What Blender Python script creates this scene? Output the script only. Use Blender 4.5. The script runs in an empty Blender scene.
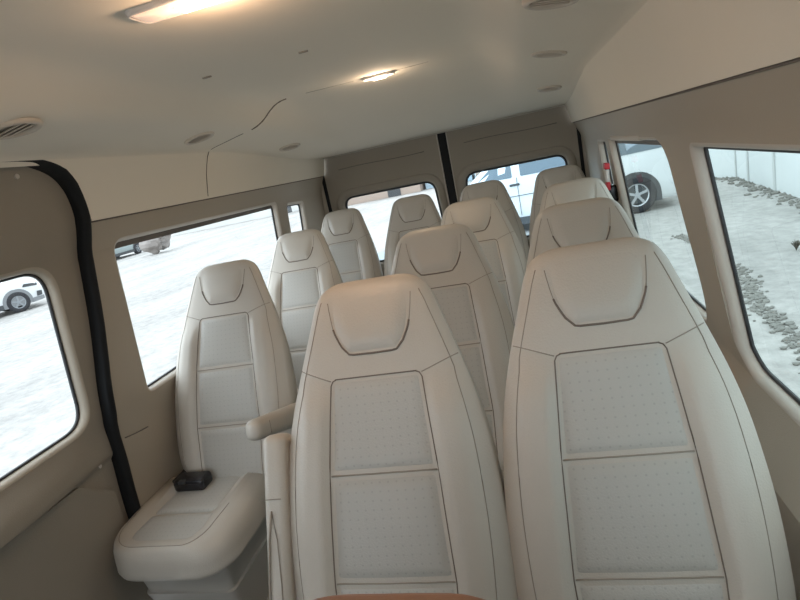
import bpy, bmesh, math, random
from mathutils import Vector, Matrix
random.seed(7)
C = bpy.context.scene.collection
PI = math.pi
sin, cos = math.sin, math.cos
FLOOR = -1.45          # the eye is at z = 0
GROUND = -2.05

# ------------------------------------------------------------------ materials
def mat(name, col, rough=.6, metal=0, noise=0, nscale=20, bump=0, bscale=200, spec=.5, coat=0, emis=None, estr=0):
    m = bpy.data.materials.new(name); m.use_nodes = True
    nt = m.node_tree; b = nt.nodes['Principled BSDF']
    b.inputs['Base Color'].default_value = (*col, 1)
    b.inputs['Roughness'].default_value = rough
    b.inputs['Metallic'].default_value = metal
    b.inputs['Specular IOR Level'].default_value = spec
    if coat: b.inputs['Coat Weight'].default_value = coat
    if emis:
        b.inputs['Emission Color'].default_value = (*emis, 1); b.inputs['Emission Strength'].default_value = estr
    tc = nt.nodes.new('ShaderNodeTexCoord')
    if noise:
        n = nt.nodes.new('ShaderNodeTexNoise'); n.inputs['Scale'].default_value = nscale; n.inputs['Detail'].default_value = 4
        nt.links.new(tc.outputs['Object'], n.inputs['Vector'])
        r = nt.nodes.new('ShaderNodeMapRange'); r.inputs['To Min'].default_value = 1-noise; r.inputs['To Max'].default_value = 1+noise
        nt.links.new(n.outputs['Fac'], r.inputs['Value'])
        mx = nt.nodes.new('ShaderNodeVectorMath'); mx.operation = 'SCALE'; mx.inputs[0].default_value = col
        nt.links.new(r.outputs[0], mx.inputs['Scale']); nt.links.new(mx.outputs[0], b.inputs['Base Color'])
    if bump:
        n2 = nt.nodes.new('ShaderNodeTexNoise'); n2.inputs['Scale'].default_value = bscale; n2.inputs['Detail'].default_value = 3
        nt.links.new(tc.outputs['Object'], n2.inputs['Vector'])
        bp = nt.nodes.new('ShaderNodeBump'); bp.inputs['Strength'].default_value = bump; bp.inputs['Distance'].default_value = .002
        nt.links.new(n2.outputs['Fac'], bp.inputs['Height']); nt.links.new(bp.outputs[0], b.inputs['Normal'])
    return m

LEA = (.495, .45, .39)
M = {}
M['leather'] = mat('beige_leather', LEA, .42, noise=.04, nscale=9, bump=.35, bscale=260)
M['brown'] = mat('brown_leather', (.30, .15, .09), .5, noise=.05, bump=.3)
M['thread'] = mat('seam_thread', (.17, .135, .11), .8)  # seam thread colour; also paints the shade in the headrest crease
M['thread2'] = mat('side_seam', (.30, .26, .215), .8)
M['headliner'] = mat('headliner', (.78, .71, .605), .9, noise=.03, nscale=3, bump=.25, bscale=500)
M['trim'] = mat('beige_trim', (.39, .335, .265), .55, noise=.03, nscale=4, bump=.3, bscale=300)
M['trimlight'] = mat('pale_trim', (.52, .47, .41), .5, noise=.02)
M['door'] = mat('door_card', (.29, .25, .20), .6, noise=.04, nscale=4, bump=.3, bscale=300)
M['rubber'] = mat('black_rubber', (.010, .011, .012), .7, spec=.25)
M['gasket'] = mat('dark_gasket', (.03, .03, .032), .5)
M['black'] = mat('black_plastic', (.015, .015, .018), .22)
M['frit'] = mat('window_header_band', (.13, .11, .095), .5)
M['base'] = mat('pedestal_plastic', (.42, .39, .345), .5, noise=.03)
M['floor'] = mat('floor_vinyl', (.09, .085, .08), .6, noise=.15, nscale=8)
M['vent'] = mat('vent_plastic', (.58, .51, .43), .5)
M['ventdark'] = mat('vent_inside', (.34, .29, .235), .7)
M['lampframe'] = mat('lamp_housing', (.75, .70, .66), .4)
M['lamp'] = mat('lamp_lens', (.9, .75, .65), .4, emis=(1, .62, .42), estr=.55)
M['lamp2'] = mat('lamp_lens_small', (1, .95, .9), .4, emis=(1, .86, .72), estr=1.3)
M['bulb'] = mat('lamp_bulb', (1, .95, .9), .4, emis=(1, .83, .62), estr=7)
M['red'] = mat('red_plastic', (.55, .02, .03), .4)
M['white'] = mat('white_plastic', (.75, .73, .70), .4)
M['chrome'] = mat('chrome', (.7, .7, .7), .25, metal=1)
M['carwhite'] = mat('white_paint', (.75, .77, .78), .25, coat=.6)
M['carteal'] = mat('grey_green_paint', (.30, .36, .36), .3, coat=.6)
M['carglass'] = mat('car_glass', (.10, .14, .17), .08, spec=.8)
M['darkplastic'] = mat('cladding', (.06, .065, .07), .6)
M['greyplastic'] = mat('grey_cladding', (.22, .23, .24), .6)
M['tyre'] = mat('tyre_rubber', (.03, .03, .035), .8)
M['alloy'] = mat('alloy_wheel', (.55, .56, .58), .35, metal=.8)
M['greyhub'] = mat('grey_wheel', (.30, .32, .34), .45, metal=.4)
M['rock'] = mat('rubble_rock', (.23, .22, .20), .9, noise=.3, nscale=3, bump=1, bscale=20)
M['mound'] = mat('mound_stone', (.30, .27, .25), .95, noise=.35, nscale=1.4, bump=1, bscale=9)
M['weed'] = mat('dry_weed', (.10, .09, .07), .8)
M['build'] = mat('pale_render', (.62, .62, .60), .8, noise=.1, nscale=.4)
M['buildbrown'] = mat('brown_cladding', (.38, .30, .25), .8, noise=.1, nscale=.5)
M['buildblue'] = mat('blue_cladding', (.40, .52, .60), .6, noise=.1, nscale=.5)
M['slab'] = mat('blue_grey_slab', (.30, .37, .40), .7, noise=.08, nscale=3)
M['kerb'] = mat('pale_kerb', (.55, .56, .55), .9, noise=.1, nscale=2)

def leather_perf():
    m = mat('perforated_leather', (.455, .435, .395), .42, noise=.04, nscale=9, bump=.35, bscale=260); nt = m.node_tree
    b = nt.nodes['Principled BSDF']
    uv = nt.nodes.new('ShaderNodeUVMap')
    sc = nt.nodes.new('ShaderNodeVectorMath'); sc.operation = 'SCALE'; sc.inputs['Scale'].default_value = 1/.0185
    fr = nt.nodes.new('ShaderNodeVectorMath'); fr.operation = 'FRACTION'
    sb = nt.nodes.new('ShaderNodeVectorMath'); sb.operation = 'SUBTRACT'; sb.inputs[1].default_value = (.5, .5, 0)
    ln = nt.nodes.new('ShaderNodeVectorMath'); ln.operation = 'LENGTH'
    cmp = nt.nodes.new('ShaderNodeMapRange'); cmp.inputs['From Min'].default_value = .08; cmp.inputs['From Max'].default_value = .15
    cmp.inputs['To Min'].default_value = .86; cmp.inputs['To Max'].default_value = 1.0
    L = nt.links.new
    L(uv.outputs[0], sc.inputs[0]); L(sc.outputs[0], fr.inputs[0]); L(fr.outputs[0], sb.inputs[0]); L(sb.outputs[0], ln.inputs[0]); L(ln.outputs['Value'], cmp.inputs['Value'])
    src = b.inputs['Base Color'].links[0].from_socket
    mx = nt.nodes.new('ShaderNodeVectorMath'); mx.operation = 'SCALE'
    L(src, mx.inputs[0]); L(cmp.outputs[0], mx.inputs['Scale']); L(mx.outputs[0], b.inputs['Base Color'])
    return m
M['perf'] = leather_perf()

def glass(name, tint):
    m = bpy.data.materials.new(name); m.use_nodes = True; nt = m.node_tree; nt.nodes.clear()
    o = nt.nodes.new('ShaderNodeOutputMaterial'); mx = nt.nodes.new('ShaderNodeMixShader')
    t = nt.nodes.new('ShaderNodeBsdfTransparent'); t.inputs[0].default_value = (*tint, 1)
    g = nt.nodes.new('ShaderNodeBsdfGlossy'); g.inputs['Roughness'].default_value = .02
    lw = nt.nodes.new('ShaderNodeLayerWeight'); lw.inputs[0].default_value = .5
    pw_ = nt.nodes.new('ShaderNodeMath'); pw_.operation = 'POWER'; pw_.inputs[1].default_value = 5; nt.links.new(lw.outputs['Facing'], pw_.inputs[0])
    f = nt.nodes.new('ShaderNodeMapRange'); f.inputs['To Min'].default_value = .03; f.inputs['To Max'].default_value = .45; nt.links.new(pw_.outputs[0], f.inputs['Value'])
    nt.links.new(f.outputs[0], mx.inputs[0]); nt.links.new(t.outputs[0], mx.inputs[1]); nt.links.new(g.outputs[0], mx.inputs[2]); nt.links.new(mx.outputs[0], o.inputs[0])
    return m
M['glass'] = glass('clear_glass', (.68, .68, .67))
M['glassR'] = glass('green_tinted_glass', (.47, .52, .50))
M['glassB'] = glass('blue_tinted_glass', (.58, .67, .71))

def ground_mat():
    m = bpy.data.materials.new('concrete_ground'); m.use_nodes = True; nt = m.node_tree; b = nt.nodes['Principled BSDF']
    b.inputs['Roughness'].default_value = .9
    tc = nt.nodes.new('ShaderNodeTexCoord'); L = nt.links.new
    mp = nt.nodes.new('ShaderNodeMapping'); mp.inputs['Scale'].default_value = (.5, .16, 1); L(tc.outputs['Object'], mp.inputs[0])
    n1 = nt.nodes.new('ShaderNodeTexNoise'); n1.inputs['Scale'].default_value = 1.3; n1.inputs['Detail'].default_value = 8; n1.inputs['Roughness'].default_value = .65
    L(mp.outputs[0], n1.inputs['Vector'])
    n2 = nt.nodes.new('ShaderNodeTexNoise'); n2.inputs['Scale'].default_value = 5; n2.inputs['Detail'].default_value = 6; n2.inputs['Roughness'].default_value = .7
    L(tc.outputs['Object'], n2.inputs['Vector'])
    ad = nt.nodes.new('ShaderNodeMath'); ad.operation = 'MULTIPLY'
    r1 = nt.nodes.new('ShaderNodeMapRange'); r1.inputs['From Min'].default_value = .35; r1.inputs['From Max'].default_value = .6; r1.inputs['To Min'].default_value = .78; r1.inputs['To Max'].default_value = 1.05
    r2 = nt.nodes.new('ShaderNodeMapRange'); r2.inputs['From Min'].default_value = .35; r2.inputs['From Max'].default_value = .65; r2.inputs['To Min'].default_value = .76; r2.inputs['To Max'].default_value = 1.1
    L(n1.outputs['Fac'], r1.inputs['Value']); L(n2.outputs['Fac'], r2.inputs['Value']); L(r1.outputs[0], ad.inputs[0]); L(r2.outputs[0], ad.inputs[1])
    mx = nt.nodes.new('ShaderNodeVectorMath'); mx.operation = 'SCALE'; mx.inputs[0].default_value = (.45, .43, .405); L(ad.outputs[0], mx.inputs['Scale']); L(mx.outputs[0], b.inputs['Base Color'])
    bp = nt.nodes.new('ShaderNodeBump'); bp.inputs['Strength'].default_value = .6; bp.inputs['Distance'].default_value = .05; L(n2.outputs['Fac'], bp.inputs['Height']); L(bp.outputs[0], b.inputs['Normal'])
    return m
M['ground'] = ground_mat()

# ------------------------------------------------------------------ helpers
def mk(name, verts, faces, m, parent=None, smooth=True, uvs=None):
    me = bpy.data.meshes.new(name); me.from_pydata([tuple(v) for v in verts], [], faces); me.update()
    bm = bmesh.new(); bm.from_mesh(me); bmesh.ops.recalc_face_normals(bm, faces=bm.faces); bm.to_mesh(me); bm.free()
    if uvs:
        l = me.uv_layers.new(name='UVMap')
        for lp in me.loops: l.data[lp.index].uv = uvs[lp.vertex_index]
    return link(name, me, m, parent, smooth)
def link(name, me, m, parent=None, smooth=True):
    if smooth:
        for p in me.polygons: p.use_smooth = True
    me.materials.append(m)
    o = bpy.data.objects.new(name, me); C.objects.link(o)
    if parent: o.parent = parent
    return o
def bmo(name, bm, m, parent=None, smooth=True, recalc=True):
    if recalc: bmesh.ops.recalc_face_normals(bm, faces=bm.faces)
    me = bpy.data.meshes.new(name); bm.to_mesh(me); bm.free()
    return link(name, me, m, parent, smooth)
def empty(name, loc, rz=0, parent=None):
    o = bpy.data.objects.new(name, None); C.objects.link(o); o.location = loc; o.rotation_euler = (0, 0, rz); o.empty_display_size = .1
    if parent: o.parent = parent
    return o
def tag(o, label, cat, group=None, kind=None):
    o['label'] = label; o['category'] = cat
    if group: o['group'] = group
    if kind: o['kind'] = kind
    return o
def struct(o, label=None):
    o['kind'] = 'structure'
    if label: o['label'] = label
    o['category'] = {'wall': 'wall', 'floo': 'floor', 'ceil': 'ceiling', 'wind': 'window', 'door': 'door', 'trim': 'trim', 'base': 'trim'}[o.name[:4]]
    return o
def rbox(name, sx, sy, sz, r, m, parent=None, T=None, seg=4, smooth=True):
    bm = bmesh.new(); bmesh.ops.create_cube(bm, size=1); bmesh.ops.scale(bm, vec=(sx, sy, sz), verts=bm.verts)
    if r: bmesh.ops.bevel(bm, geom=list(bm.edges), offset=r, segments=seg, profile=.5, affect='EDGES')
    if T is not None: bm.transform(T)
    o = bmo(name, bm, m, parent, smooth)
    return o
def tube_bm(bm, pts, r, seg=6, closed=False):
    rings = []
    n = len(pts); P = [Vector(p) for p in pts]
    for i, p in enumerate(P):
        a = P[i-1] if (i > 0 or closed) else P[i]; b = P[(i+1) % n] if (i < n-1 or closed) else P[i]
        t = (b-a).normalized(); up = Vector((0, 0, 1)) if abs(t.z) < .9 else Vector((0, 1, 0))
        u = t.cross(up).normalized(); v = t.cross(u).normalized()
        rings.append([bm.verts.new(p+u*r*cos(2*PI*k/seg)+v*r*sin(2*PI*k/seg)) for k in range(seg)])
    for i in range(n if closed else n-1):
        A, B = rings[i], rings[(i+1) % n]
        for k in range(seg): bm.faces.new((A[k], A[(k+1) % seg], B[(k+1) % seg], B[k]))
    if not closed:
        bm.faces.new(rings[0][::-1]); bm.faces.new(rings[-1])
def tube(name, pts, r, m, parent=None, seg=6, closed=False):
    bm = bmesh.new(); tube_bm(bm, pts, r, seg, closed); return bmo(name, bm, m, parent)
def lerp(a, b, t): return a+(b-a)*t
def sstep(x, a, b):
    t = max(0, min(1, (x-a)/(b-a))); return t*t*(3-2*t)
def interp(tab, x):
    if x <= tab[0][0]: return tab[0][1]
    for (a, u), (b, v) in zip(tab, tab[1:]):
        if x <= b: return lerp(u, v, (x-a)/(b-a))
    return tab[-1][1]
def ismooth(tab, x):          # Catmull-Rom through the table
    if x <= tab[0][0]: return tab[0][1]
    if x >= tab[-1][0]: return tab[-1][1]
    for i in range(len(tab)-1):
        if x <= tab[i+1][0]: break
    def sl(j):
        a = tab[max(j-1, 0)]; b = tab[min(j+1, len(tab)-1)]
        return (b[1]-a[1])/(b[0]-a[0])
    x0, y0 = tab[i]; x1, y1 = tab[i+1]; h = x1-x0; t = (x-x0)/h
    return (2*t**3-3*t*t+1)*y0+(t**3-2*t*t+t)*h*sl(i)+(-2*t**3+3*t*t)*y1+(t**3-t*t)*h*sl(i+1)
def rounded(poly, r, n=8):    # round corners of a 2-D polygon; r number or list
    out = []; N = len(poly)
    for i, p in enumerate(poly):
        p = Vector(p); a = Vector(poly[i-1]); b = Vector(poly[(i+1) % N]); rr = r[i] if isinstance(r, (list, tuple)) else r
        u = (a-p).normalized(); v = (b-p).normalized(); ang = u.angle(v); d = rr/math.tan(ang/2)
        d = min(d, (a-p).length*.49, (b-p).length*.49)
        s, e = p+u*d, p+v*d
        for k in range(n+1):
            t = k/n; out.append(tuple((1-t)**2*s+2*t*(1-t)*p+t*t*e))
    return out
def area2(l): return sum(l[i-1][0]*l[i][1]-l[i][0]*l[i-1][1] for i in range(len(l)))
def inset(loop, d):           # move a loop inwards by d
    s = 1 if area2(loop) > 0 else -1; N = len(loop); out = []
    for i in range(N):
        a = Vector(loop[i-1]); b = Vector(loop[(i+1) % N]); t = (b-a)
        if t.length < 1e-9: out.append(loop[i]); continue
        t.normalize(); nn = Vector((-t.y, t.x))*s
        p = Vector(loop[i])+nn*d; out.append((p.x, p.y))
    return out
def panel(name, outline, holes, P, thick, m, cutsA, cutsB, parent=None):
    """flat outline with holes in (a,b), sliced and bent by P(a,b,off)"""
    bm = bmesh.new(); edges = []
    for lp in [outline]+holes:
        vs = [bm.verts.new((a, b, 0)) for a, b in lp]
        for i in range(len(vs)): edges.append(bm.edges.new((vs[i-1], vs[i])))
    bmesh.ops.triangle_fill(bm, use_beauty=True, use_dissolve=False, edges=edges, normal=(0, 0, 1))
    for a in cutsA: bmesh.ops.bisect_plane(bm, geom=list(bm.verts)+list(bm.edges)+list(bm.faces), plane_co=(a, 0, 0), plane_no=(1, 0, 0))
    for b in cutsB: bmesh.ops.bisect_plane(bm, geom=list(bm.verts)+list(bm.edges)+list(bm.faces), plane_co=(0, b, 0), plane_no=(0, 1, 0))
    inner = list(bm.faces)
    r = bmesh.ops.extrude_face_region(bm, geom=inner, use_keep_orig=True)
    nv = set(e for e in r['geom'] if isinstance(e, bmesh.types.BMVert))
    for v in bm.verts:
        a, b = v.co.x, v.co.y
        v.co = P(a, b, thick if v in nv else 0)
    return bmo(name, bm, m, parent, smooth=False)
def ring(name, loop, prof, P, m, parent=None, close=False):
    """sweep prof [(inset, off)] round a loop on the surface P"""
    vs = []; fs = []; N = len(loop)
    for d, off in prof:
        for a, b in inset(loop, d): vs.append(P(a, b, off))
    K = len(prof)
    for k in range(K if close else K-1):
        for i in range(N):
            j = (i+1) % N; k2 = (k+1) % K
            fs.append((k*N+i, k*N+j, k2*N+j, k2*N+i))
    return mk(name, vs, fs, m, parent)
def pane(name, loop, d, P, off, m, parent, cutsB):
    bm = bmesh.new(); lp = inset(loop, d); vs = [bm.verts.new((a, b, 0)) for a, b in lp]
    ed = [bm.edges.new((vs[i-1], vs[i])) for i in range(len(vs))]
    bmesh.ops.triangle_fill(bm, use_beauty=True, use_dissolve=False, edges=ed, normal=(0, 0, 1))
    for b in cutsB: bmesh.ops.bisect_plane(bm, geom=list(bm.verts)+list(bm.edges)+list(bm.faces), plane_co=(0, b, 0), plane_no=(0, 1, 0))
    for v in bm.verts: v.co = P(v.co.x, v.co.y, off)
    return bmo(name, bm, m, parent, smooth=True)

# ------------------------------------------------------------------ the van body
XW = [(-1.45, 1.015), (-1.1, 1.022), (-.95, 1.012), (-.8, .992), (-.68, .983), (-.6, .965), (-.35, .945), (-.08, .925), (-.02, .902), (.03, .882), (.13, .858), (.21, .825), (.26, .80)]
def xw(z): return ismooth(XW, z)
def PL(a, b, off): return Vector((-(xw(b)+off), a, b))
def PR(a, b, off):
    k = 1-sstep(a, 1.45, 2.3)
    led = .085*(sstep(-b, .68, .82)-.6*sstep(-b, .95, 1.1))*k
    return Vector(((xw(b)-led+off), a, b))
ZC = [-1.2, -.95, -.86, -.8, -.74, -.68, -.64, -.6, -.52, -.44, -.36, -.28, -.2, -.12, -.08, -.05, -.02, .01]
CZ = .032
REVEAL = [(0, 0), (.003, .0005), (.007, .003), (.011, .008), (.014, .016), (.016, .038)]

ground_bm = bmesh.new(); bmesh.ops.create_grid(ground_bm, x_segments=1, y_segments=1, size=150)
g = bmo('ground', ground_bm, M['ground'], smooth=False); g.location = (0, 30, GROUND)
g['kind'] = 'structure'; g['label'] = 'pale concrete yard outside the van'; g['category'] = 'ground'

fl = rbox('floor', 2.06, 5.9, .1, 0, M['floor'], smooth=False); fl.location = (0, 1.0, FLOOR-.05); struct(fl, 'dark vinyl van floor under the seats')

# window outlines (y, z): trim openings
L2 = rounded([(1.675, -.048), (3.10, -.066), (3.09, -.64), (1.655, -.64)], [.06, .045, .07, .05])
L3 = rounded([(3.235, -.09), (3.53, -.105), (3.50, -.64), (3.215, -.64)], .045)
R1 = rounded([(.30, -.10), (1.59, -.10), (1.44, -.69), (.30, -.69)], [.08, .03, .09, .08])
R2 = rounded([(1.85, -.085), (2.87, -.085), (2.74, -.66), (1.60, -.66)], [.16, .02, .09, .14])
R3 = rounded([(2.965, -.095), (3.25, -.095), (3.22, -.64), (2.90, -.64)], .04)
# left wall with the sliding door opening
DOOR = [(-.6, .222), (1.30, .222), (1.39, .213), (1.465, .186), (1.515, .140), (1.54, .08), (1.548, .01), (1.552, -.08), (1.54, -.19), (1.522, -.30), (1.497, -.42), (1.475, -.52), (1.465, -.62), (1.465, -.80), (1.47, -1.0), (1.475, -1.40), (-.6, -1.40)]
DOOR = [DOOR[0]]+[(y, z) for y, z in DOOR[1:-1]]+[DOOR[-1]]
low = [p for p in DOOR[1:-1] if p[1] < CZ]
yc = interp([(z, y) for y, z in sorted(DOOR[4:8], key=lambda p: p[1])], CZ)
wl_out = [(yc+.012, CZ)]+[(y+.012, z) for y, z in low]+[(1.487, FLOOR), (3.90, FLOOR), (3.90, CZ)]
YC = [y/10 for y in range(15, 39, 3)]
wl = panel('wall_left', wl_out, [L2, L3], PL, .03, M['trim'], YC, ZC); struct(wl, 'beige moulded left side trim of the van')
wr = panel('wall_right', [(-.6, CZ), (3.90, CZ), (3.90, FLOOR), (-.6, FLOOR)], [R1, R2, R3], PR, .03, M['trim'], [y/10 for y in range(-3, 39, 3)], ZC); struct(wr, 'beige moulded right side trim of the van')
def shade(o, ang=35):
    me = o.data
    for p in me.polygons: p.use_smooth = True
    bm = bmesh.new(); bm.from_mesh(me)
    for e in bm.edges:
        if len(e.link_faces) == 2 and e.calc_face_angle(0) > math.radians(ang): e.smooth = False
    bm.to_mesh(me); bm.free()
shade(wl); shade(wr)
PJ = [PL(y, z, -.001) for y, z in [(1.50, -.730), (1.53, -.737), (1.56, -.743), (1.59, -.748), (1.62, -.752)]]
tube('panel_joint', PJ, .0022, M['frit'], wl)

def window(n, loop, P, gl, label, header=0, thick=.0, gd=.016):
    w = empty('window_%d' % n, P(sum(p[0] for p in loop)/len(loop), min(p[1] for p in loop), .02))
    w0 = w.location.copy()
    fr = ring('window_frame', loop, REVEAL, P, M['trimlight']); gk = ring('gasket', loop, [(gd, .028), (gd+.002, .027), (gd+.006, .030), (gd+.007, .036), (gd, .037)], P, M['gasket'], close=True)
    pn = pane('glass', loop, gd+.003, P, .034, gl, None, ZC)
    ch = [fr, gk, pn]
    if header:
        z1 = max(p[1] for p in loop); ys = [p[0] for p in loop]
        pts = []; y0, y1 = min(ys)+.02, max(ys)-.02
        vs = []; fs = []
        top = [(y0+(y1-y0)*k/12, 0) for k in range(13)]
        for k, (y, _) in enumerate(top):
            zt = header[0]+(header[1]-header[0])*(y-y0)/(y1-y0)
            vs += [P(y, zt, .026), P(y, zt-header[2], .030), P(y, zt-header[2], .033), P(y, zt, .032)]
        for k in range(12):
            for q in range(4): fs.append((k*4+q, k*4+(q+1) % 4, k*4+4+(q+1) % 4, k*4+4+q))
        fs += [(0, 1, 2, 3), (48, 49, 50, 51)]
        ch.append(mk('header_band', vs, fs, M['frit'], smooth=False))
    for c in ch: c.parent = w; c.location = -w0
    struct(w, label); return w
window(1, L2, PL, M['glass'], 'long left side window behind the sliding door', header=(-.058, -.074, .026))
window(2, L3, PL, M['glass'], 'small narrow left side window near the rear door')
window(3, R1, PR, M['glassR'], 'front right side window showing pale fence and rubble')
w4 = window(4, R2, PR, M['glassR'], 'curved middle right side window showing the parked wheel', header=(-.088, -.088, .03))
window(5, R3, PR, M['glassR'], 'narrow rear right side window')
bar = rbox('catch_bar', .03, .62, .022, .006, M['trimlight'], None); bar.location = (.938, 2.47, -.088); bar.name = 'latch_bar'
tag(bar, 'pale plastic bar along the top of the middle right window', 'bar')

# sliding door
def PD(a, b, off): return Vector((-(xw(b)+.022+.02*sstep(b, -.72, -.76)-.018*sstep(b, -.55, -.66)*(1-sstep(b, -.70, -.78))+off), a, b))
def PD(a, b, off):
    k = 1-sstep(a, 1.22, 1.31)
    q = 1-.8*sstep(a, 1.18, 1.40)
    ledge = (.05*sstep(-b, .62, .72)-(.05*k+.02*(1-k))*sstep(-b, .755, .785))*q
    lo = .012*sstep(-b, .755, .785)
    return Vector((-(xw(b)+.026-ledge+lo+off), a, b))
L1 = rounded([(.30, -.07), (1.435, -.07), (1.405, -.635), (.30, -.635)], [.08, .10, .10, .08])
ins = inset(DOOR[::-1], .004)
dr = empty('door_1', (-.95, .5, FLOOR))
dcard = panel('door_panel', ins, [L1], PD, .03, M['door'], [0, .3, .6, .9, 1.1, 1.3, 1.4], sorted(set(ZC+[-.62, -.66, -.70, -.72, -.755, -.765, -.775, -.785, .05, .1, .15, .19])), None)
shade(dcard, 50)
parts = [dcard, ring('window_frame', L1, REVEAL, PD, M['trim']), ring('gasket', L1, [(.016, .028), (.018, .027), (.022, .030), (.023, .036), (.016, .037)], PD, M['gasket'], close=True), pane('glass', L1, .019, PD, .034, M['glass'], None, ZC)]
# lower pocket panel with its seam line
lowp = rounded([(-.5, -.775), (1.27, -.775), (1.42, -.89), (1.43, -1.36), (-.5, -1.36)], [.02, .02, .03, .05, .02], 4)
pk = panel('pocket_panel', lowp, [], lambda a, b, off: PD(a, b, -.012+off), .012, M['door'], [0, .4, .8, 1.2], [-.80, -.9, -1.0, -1.1, -1.2], None); shade(pk, 50)
parts.append(pk)
upl = [(-.5, .045), (1.22, .045), (1.30, .05)]
parts.append(tube('crease_line', [PD(a, b, -.001) for a, b in [(.4+k*.08, .02) for k in range(9)]], .0018, M['frit']))
def disc(name, P0, r, n, m, depth=.004):
    bm = bmesh.new(); bmesh.ops.create_cone(bm, cap_ends=True, segments=20, radius1=r, radius2=r*.85, depth=depth)
    q = Vector((0, 0, 1)).rotation_difference(Vector(n)); bm.transform(Matrix.Translation(P0) @ q.to_matrix().to_4x4()); return bmo(name, bm, m, smooth=False)
for a, b in [(1.33, .185), (1.385, -.77)]:
    parts.append(disc('screw_cap', PD(a, b, -.002), .008, (1, 0, 0), M['trimlight']))
for c in parts: c.parent = dr; c.location = (.95, -.5, -FLOOR)
struct(dr, 'beige sliding side door with a window, front left')

# black door seal round the opening (trim)
seal_path = [(y, z) for y, z in DOOR[1:-1]]
def dense(path, n=4):
    out = []
    for i in range(len(path)-1):
        p0 = Vector(path[max(i-1, 0)]); p1 = Vector(path[i]); p2 = Vector(path[i+1]); p3 = Vector(path[min(i+2, len(path)-1)])
        for k in range(n):
            t = k/n
            out.append(tuple(.5*((2*p1)+(p2-p0)*t+(2*p0-5*p1+4*p2-p3)*t*t+(3*p1-p0-3*p2+p3)*t**3)))
    out.append(path[-1]); return out
sp = dense([(-.5, .222), (.5, .222), (.9, .222)]+seal_path, 4)
vs = []; fs = []
prof = [(-.017, -.002), (-.015, -.009), (-.007, -.013), (.005, -.013), (.012, -.009), (.015, .0), (.012, .03), (-.018, .03)]
for i, (y, z) in enumerate(sp):
    a = Vector(sp[max(i-1, 0)]); b = Vector(sp[min(i+1, len(sp)-1)]); t = (b-a).normalized(); nn = Vector((t.y, -t.x)); wf = lerp(.5, 1, sstep(y, 1.3, 1.54)) if z > .1 else 1
    for d, off in prof:
        q = Vector((y, z))+nn*(-d*wf); vs.append(PL(q.x, q.y, off if z > -2 else off))
K = len(prof)
for i in range(len(sp)-1):
    for k in range(K): fs.append((i*K+k, i*K+(k+1) % K, (i+1)*K+(k+1) % K, (i+1)*K+k))
fs += [tuple(range(K)), tuple(range((len(sp)-1)*K, len(sp)*K))]
s1 = mk('trim_1', vs, fs, M['rubber']); struct(s1, 'black rubber seal around the sliding door opening')

# headliner
SEC = [(0, .354), (.15, .354), (.30, .355), (.39, .354), (.433, .345), (.473, .325), (.522, .290), (.566, .270), (.636, .258), (.715, .243), (.775, .232), (.805, .222), (.820, .205)]
SECR = SEC
def ceil_z(x, y):
    z = ismooth(SEC, abs(x))
    s = sstep(y, 2.35, 3.72)
    z2 = lerp(z, .150, s)
    return z2-.006*sstep(y, 3.72, 3.8)*(1-sstep(y, 3.8, 3.88))
ys = [-.6, -.3, 0, .3, .6, .9, 1.2, 1.5, 1.8, 2.1, 2.25]+[2.35+.06*k for k in range(26)]+[3.88, 3.89]
xs = sorted([-x for x in [.03*k for k in range(1, 28)]]+[.03*k for k in range(0, 28)])
xs = [x for x in xs if abs(x) < .815]; xs = [-.822, -.815]+xs+[.815, .822]
vs = []; fs = []
for y in ys:
    ex = lerp(.822, .885, sstep(y, 1.6, 2.0))
    for x in xs: vs.append((x if abs(x) < .82 else math.copysign(ex, x), y, ceil_z(x, y)))
nx = len(xs)
for i in range(len(ys)-1):
    for j in range(nx-1): fs.append((i*nx+j, i*nx+j+1, (i+1)*nx+j+1, (i+1)*nx+j))
b0 = len(vs)
for y in ys:
    ex = lerp(.822, .885, sstep(y, 1.6, 2.0))
    for x in xs: vs.append((x if abs(x) < .82 else math.copysign(ex, x), y, ceil_z(x, y)+.03))
for i in range(len(ys)-1):
    for j in range(nx-1): fs.append((b0+i*nx+j, b0+i*nx+j+1, b0+(i+1)*nx+j+1, b0+(i+1)*nx+j))
NY = len(ys)
for i in range(NY-1):
    for j in (0, nx-1): fs.append((i*nx+j, (i+1)*nx+j, b0+(i+1)*nx+j, b0+i*nx+j))
for j in range(nx-1):
    for i in (0, NY-1): fs.append((i*nx+j, i*nx+j+1, b0+i*nx+j+1, b0+i*nx+j))
ce = mk('ceiling', vs, fs, M['headliner']); struct(ce, 'beige moulded headliner of the van'); shade(ce, 60)
# vertical headliner side panels above the cornice (inboard of the lower trim)
def side_panel(n, P, y0, label, cut=None):
    def top(y): return min(.222, ceil_z(.80, y)+.004)
    out = []
    if cut: out += cut
    else: out += [(y0, CZ-.006), (y0, top(y0))]
    out += [(y, top(y)) for y in [1.6, 2.0, 2.35]+[2.5+.1*k for k in range(14)]+[3.885] if y > y0]
    out += [(3.885, CZ-.006)]
    o = panel('wall_%s' % n, out, [], lambda a, b, off: P(a, b, -.012+off), .014, M['headliner'], [y/10 for y in range(-3, 39, 3)], [.05, .08, .11, .14, .17, .19], None)
    shade(o, 50); struct(o, label); return o
side_panel('right_upper', PR, -.6, 'smooth upper right headliner panel above the cornice line')
cutl = [(yc+.014, CZ-.006)]+[(y+.012, z+.004) for y, z in reversed(DOOR[2:6])]
cutl = [(yc+.014, CZ-.006), (1.545, .09), (1.52, .148), (1.475, .190), (1.42, .209), (1.37, .217)]
side_panel('left_upper', PL, 1.45, 'smooth upper left headliner panel above the cornice line', cutl)
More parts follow.
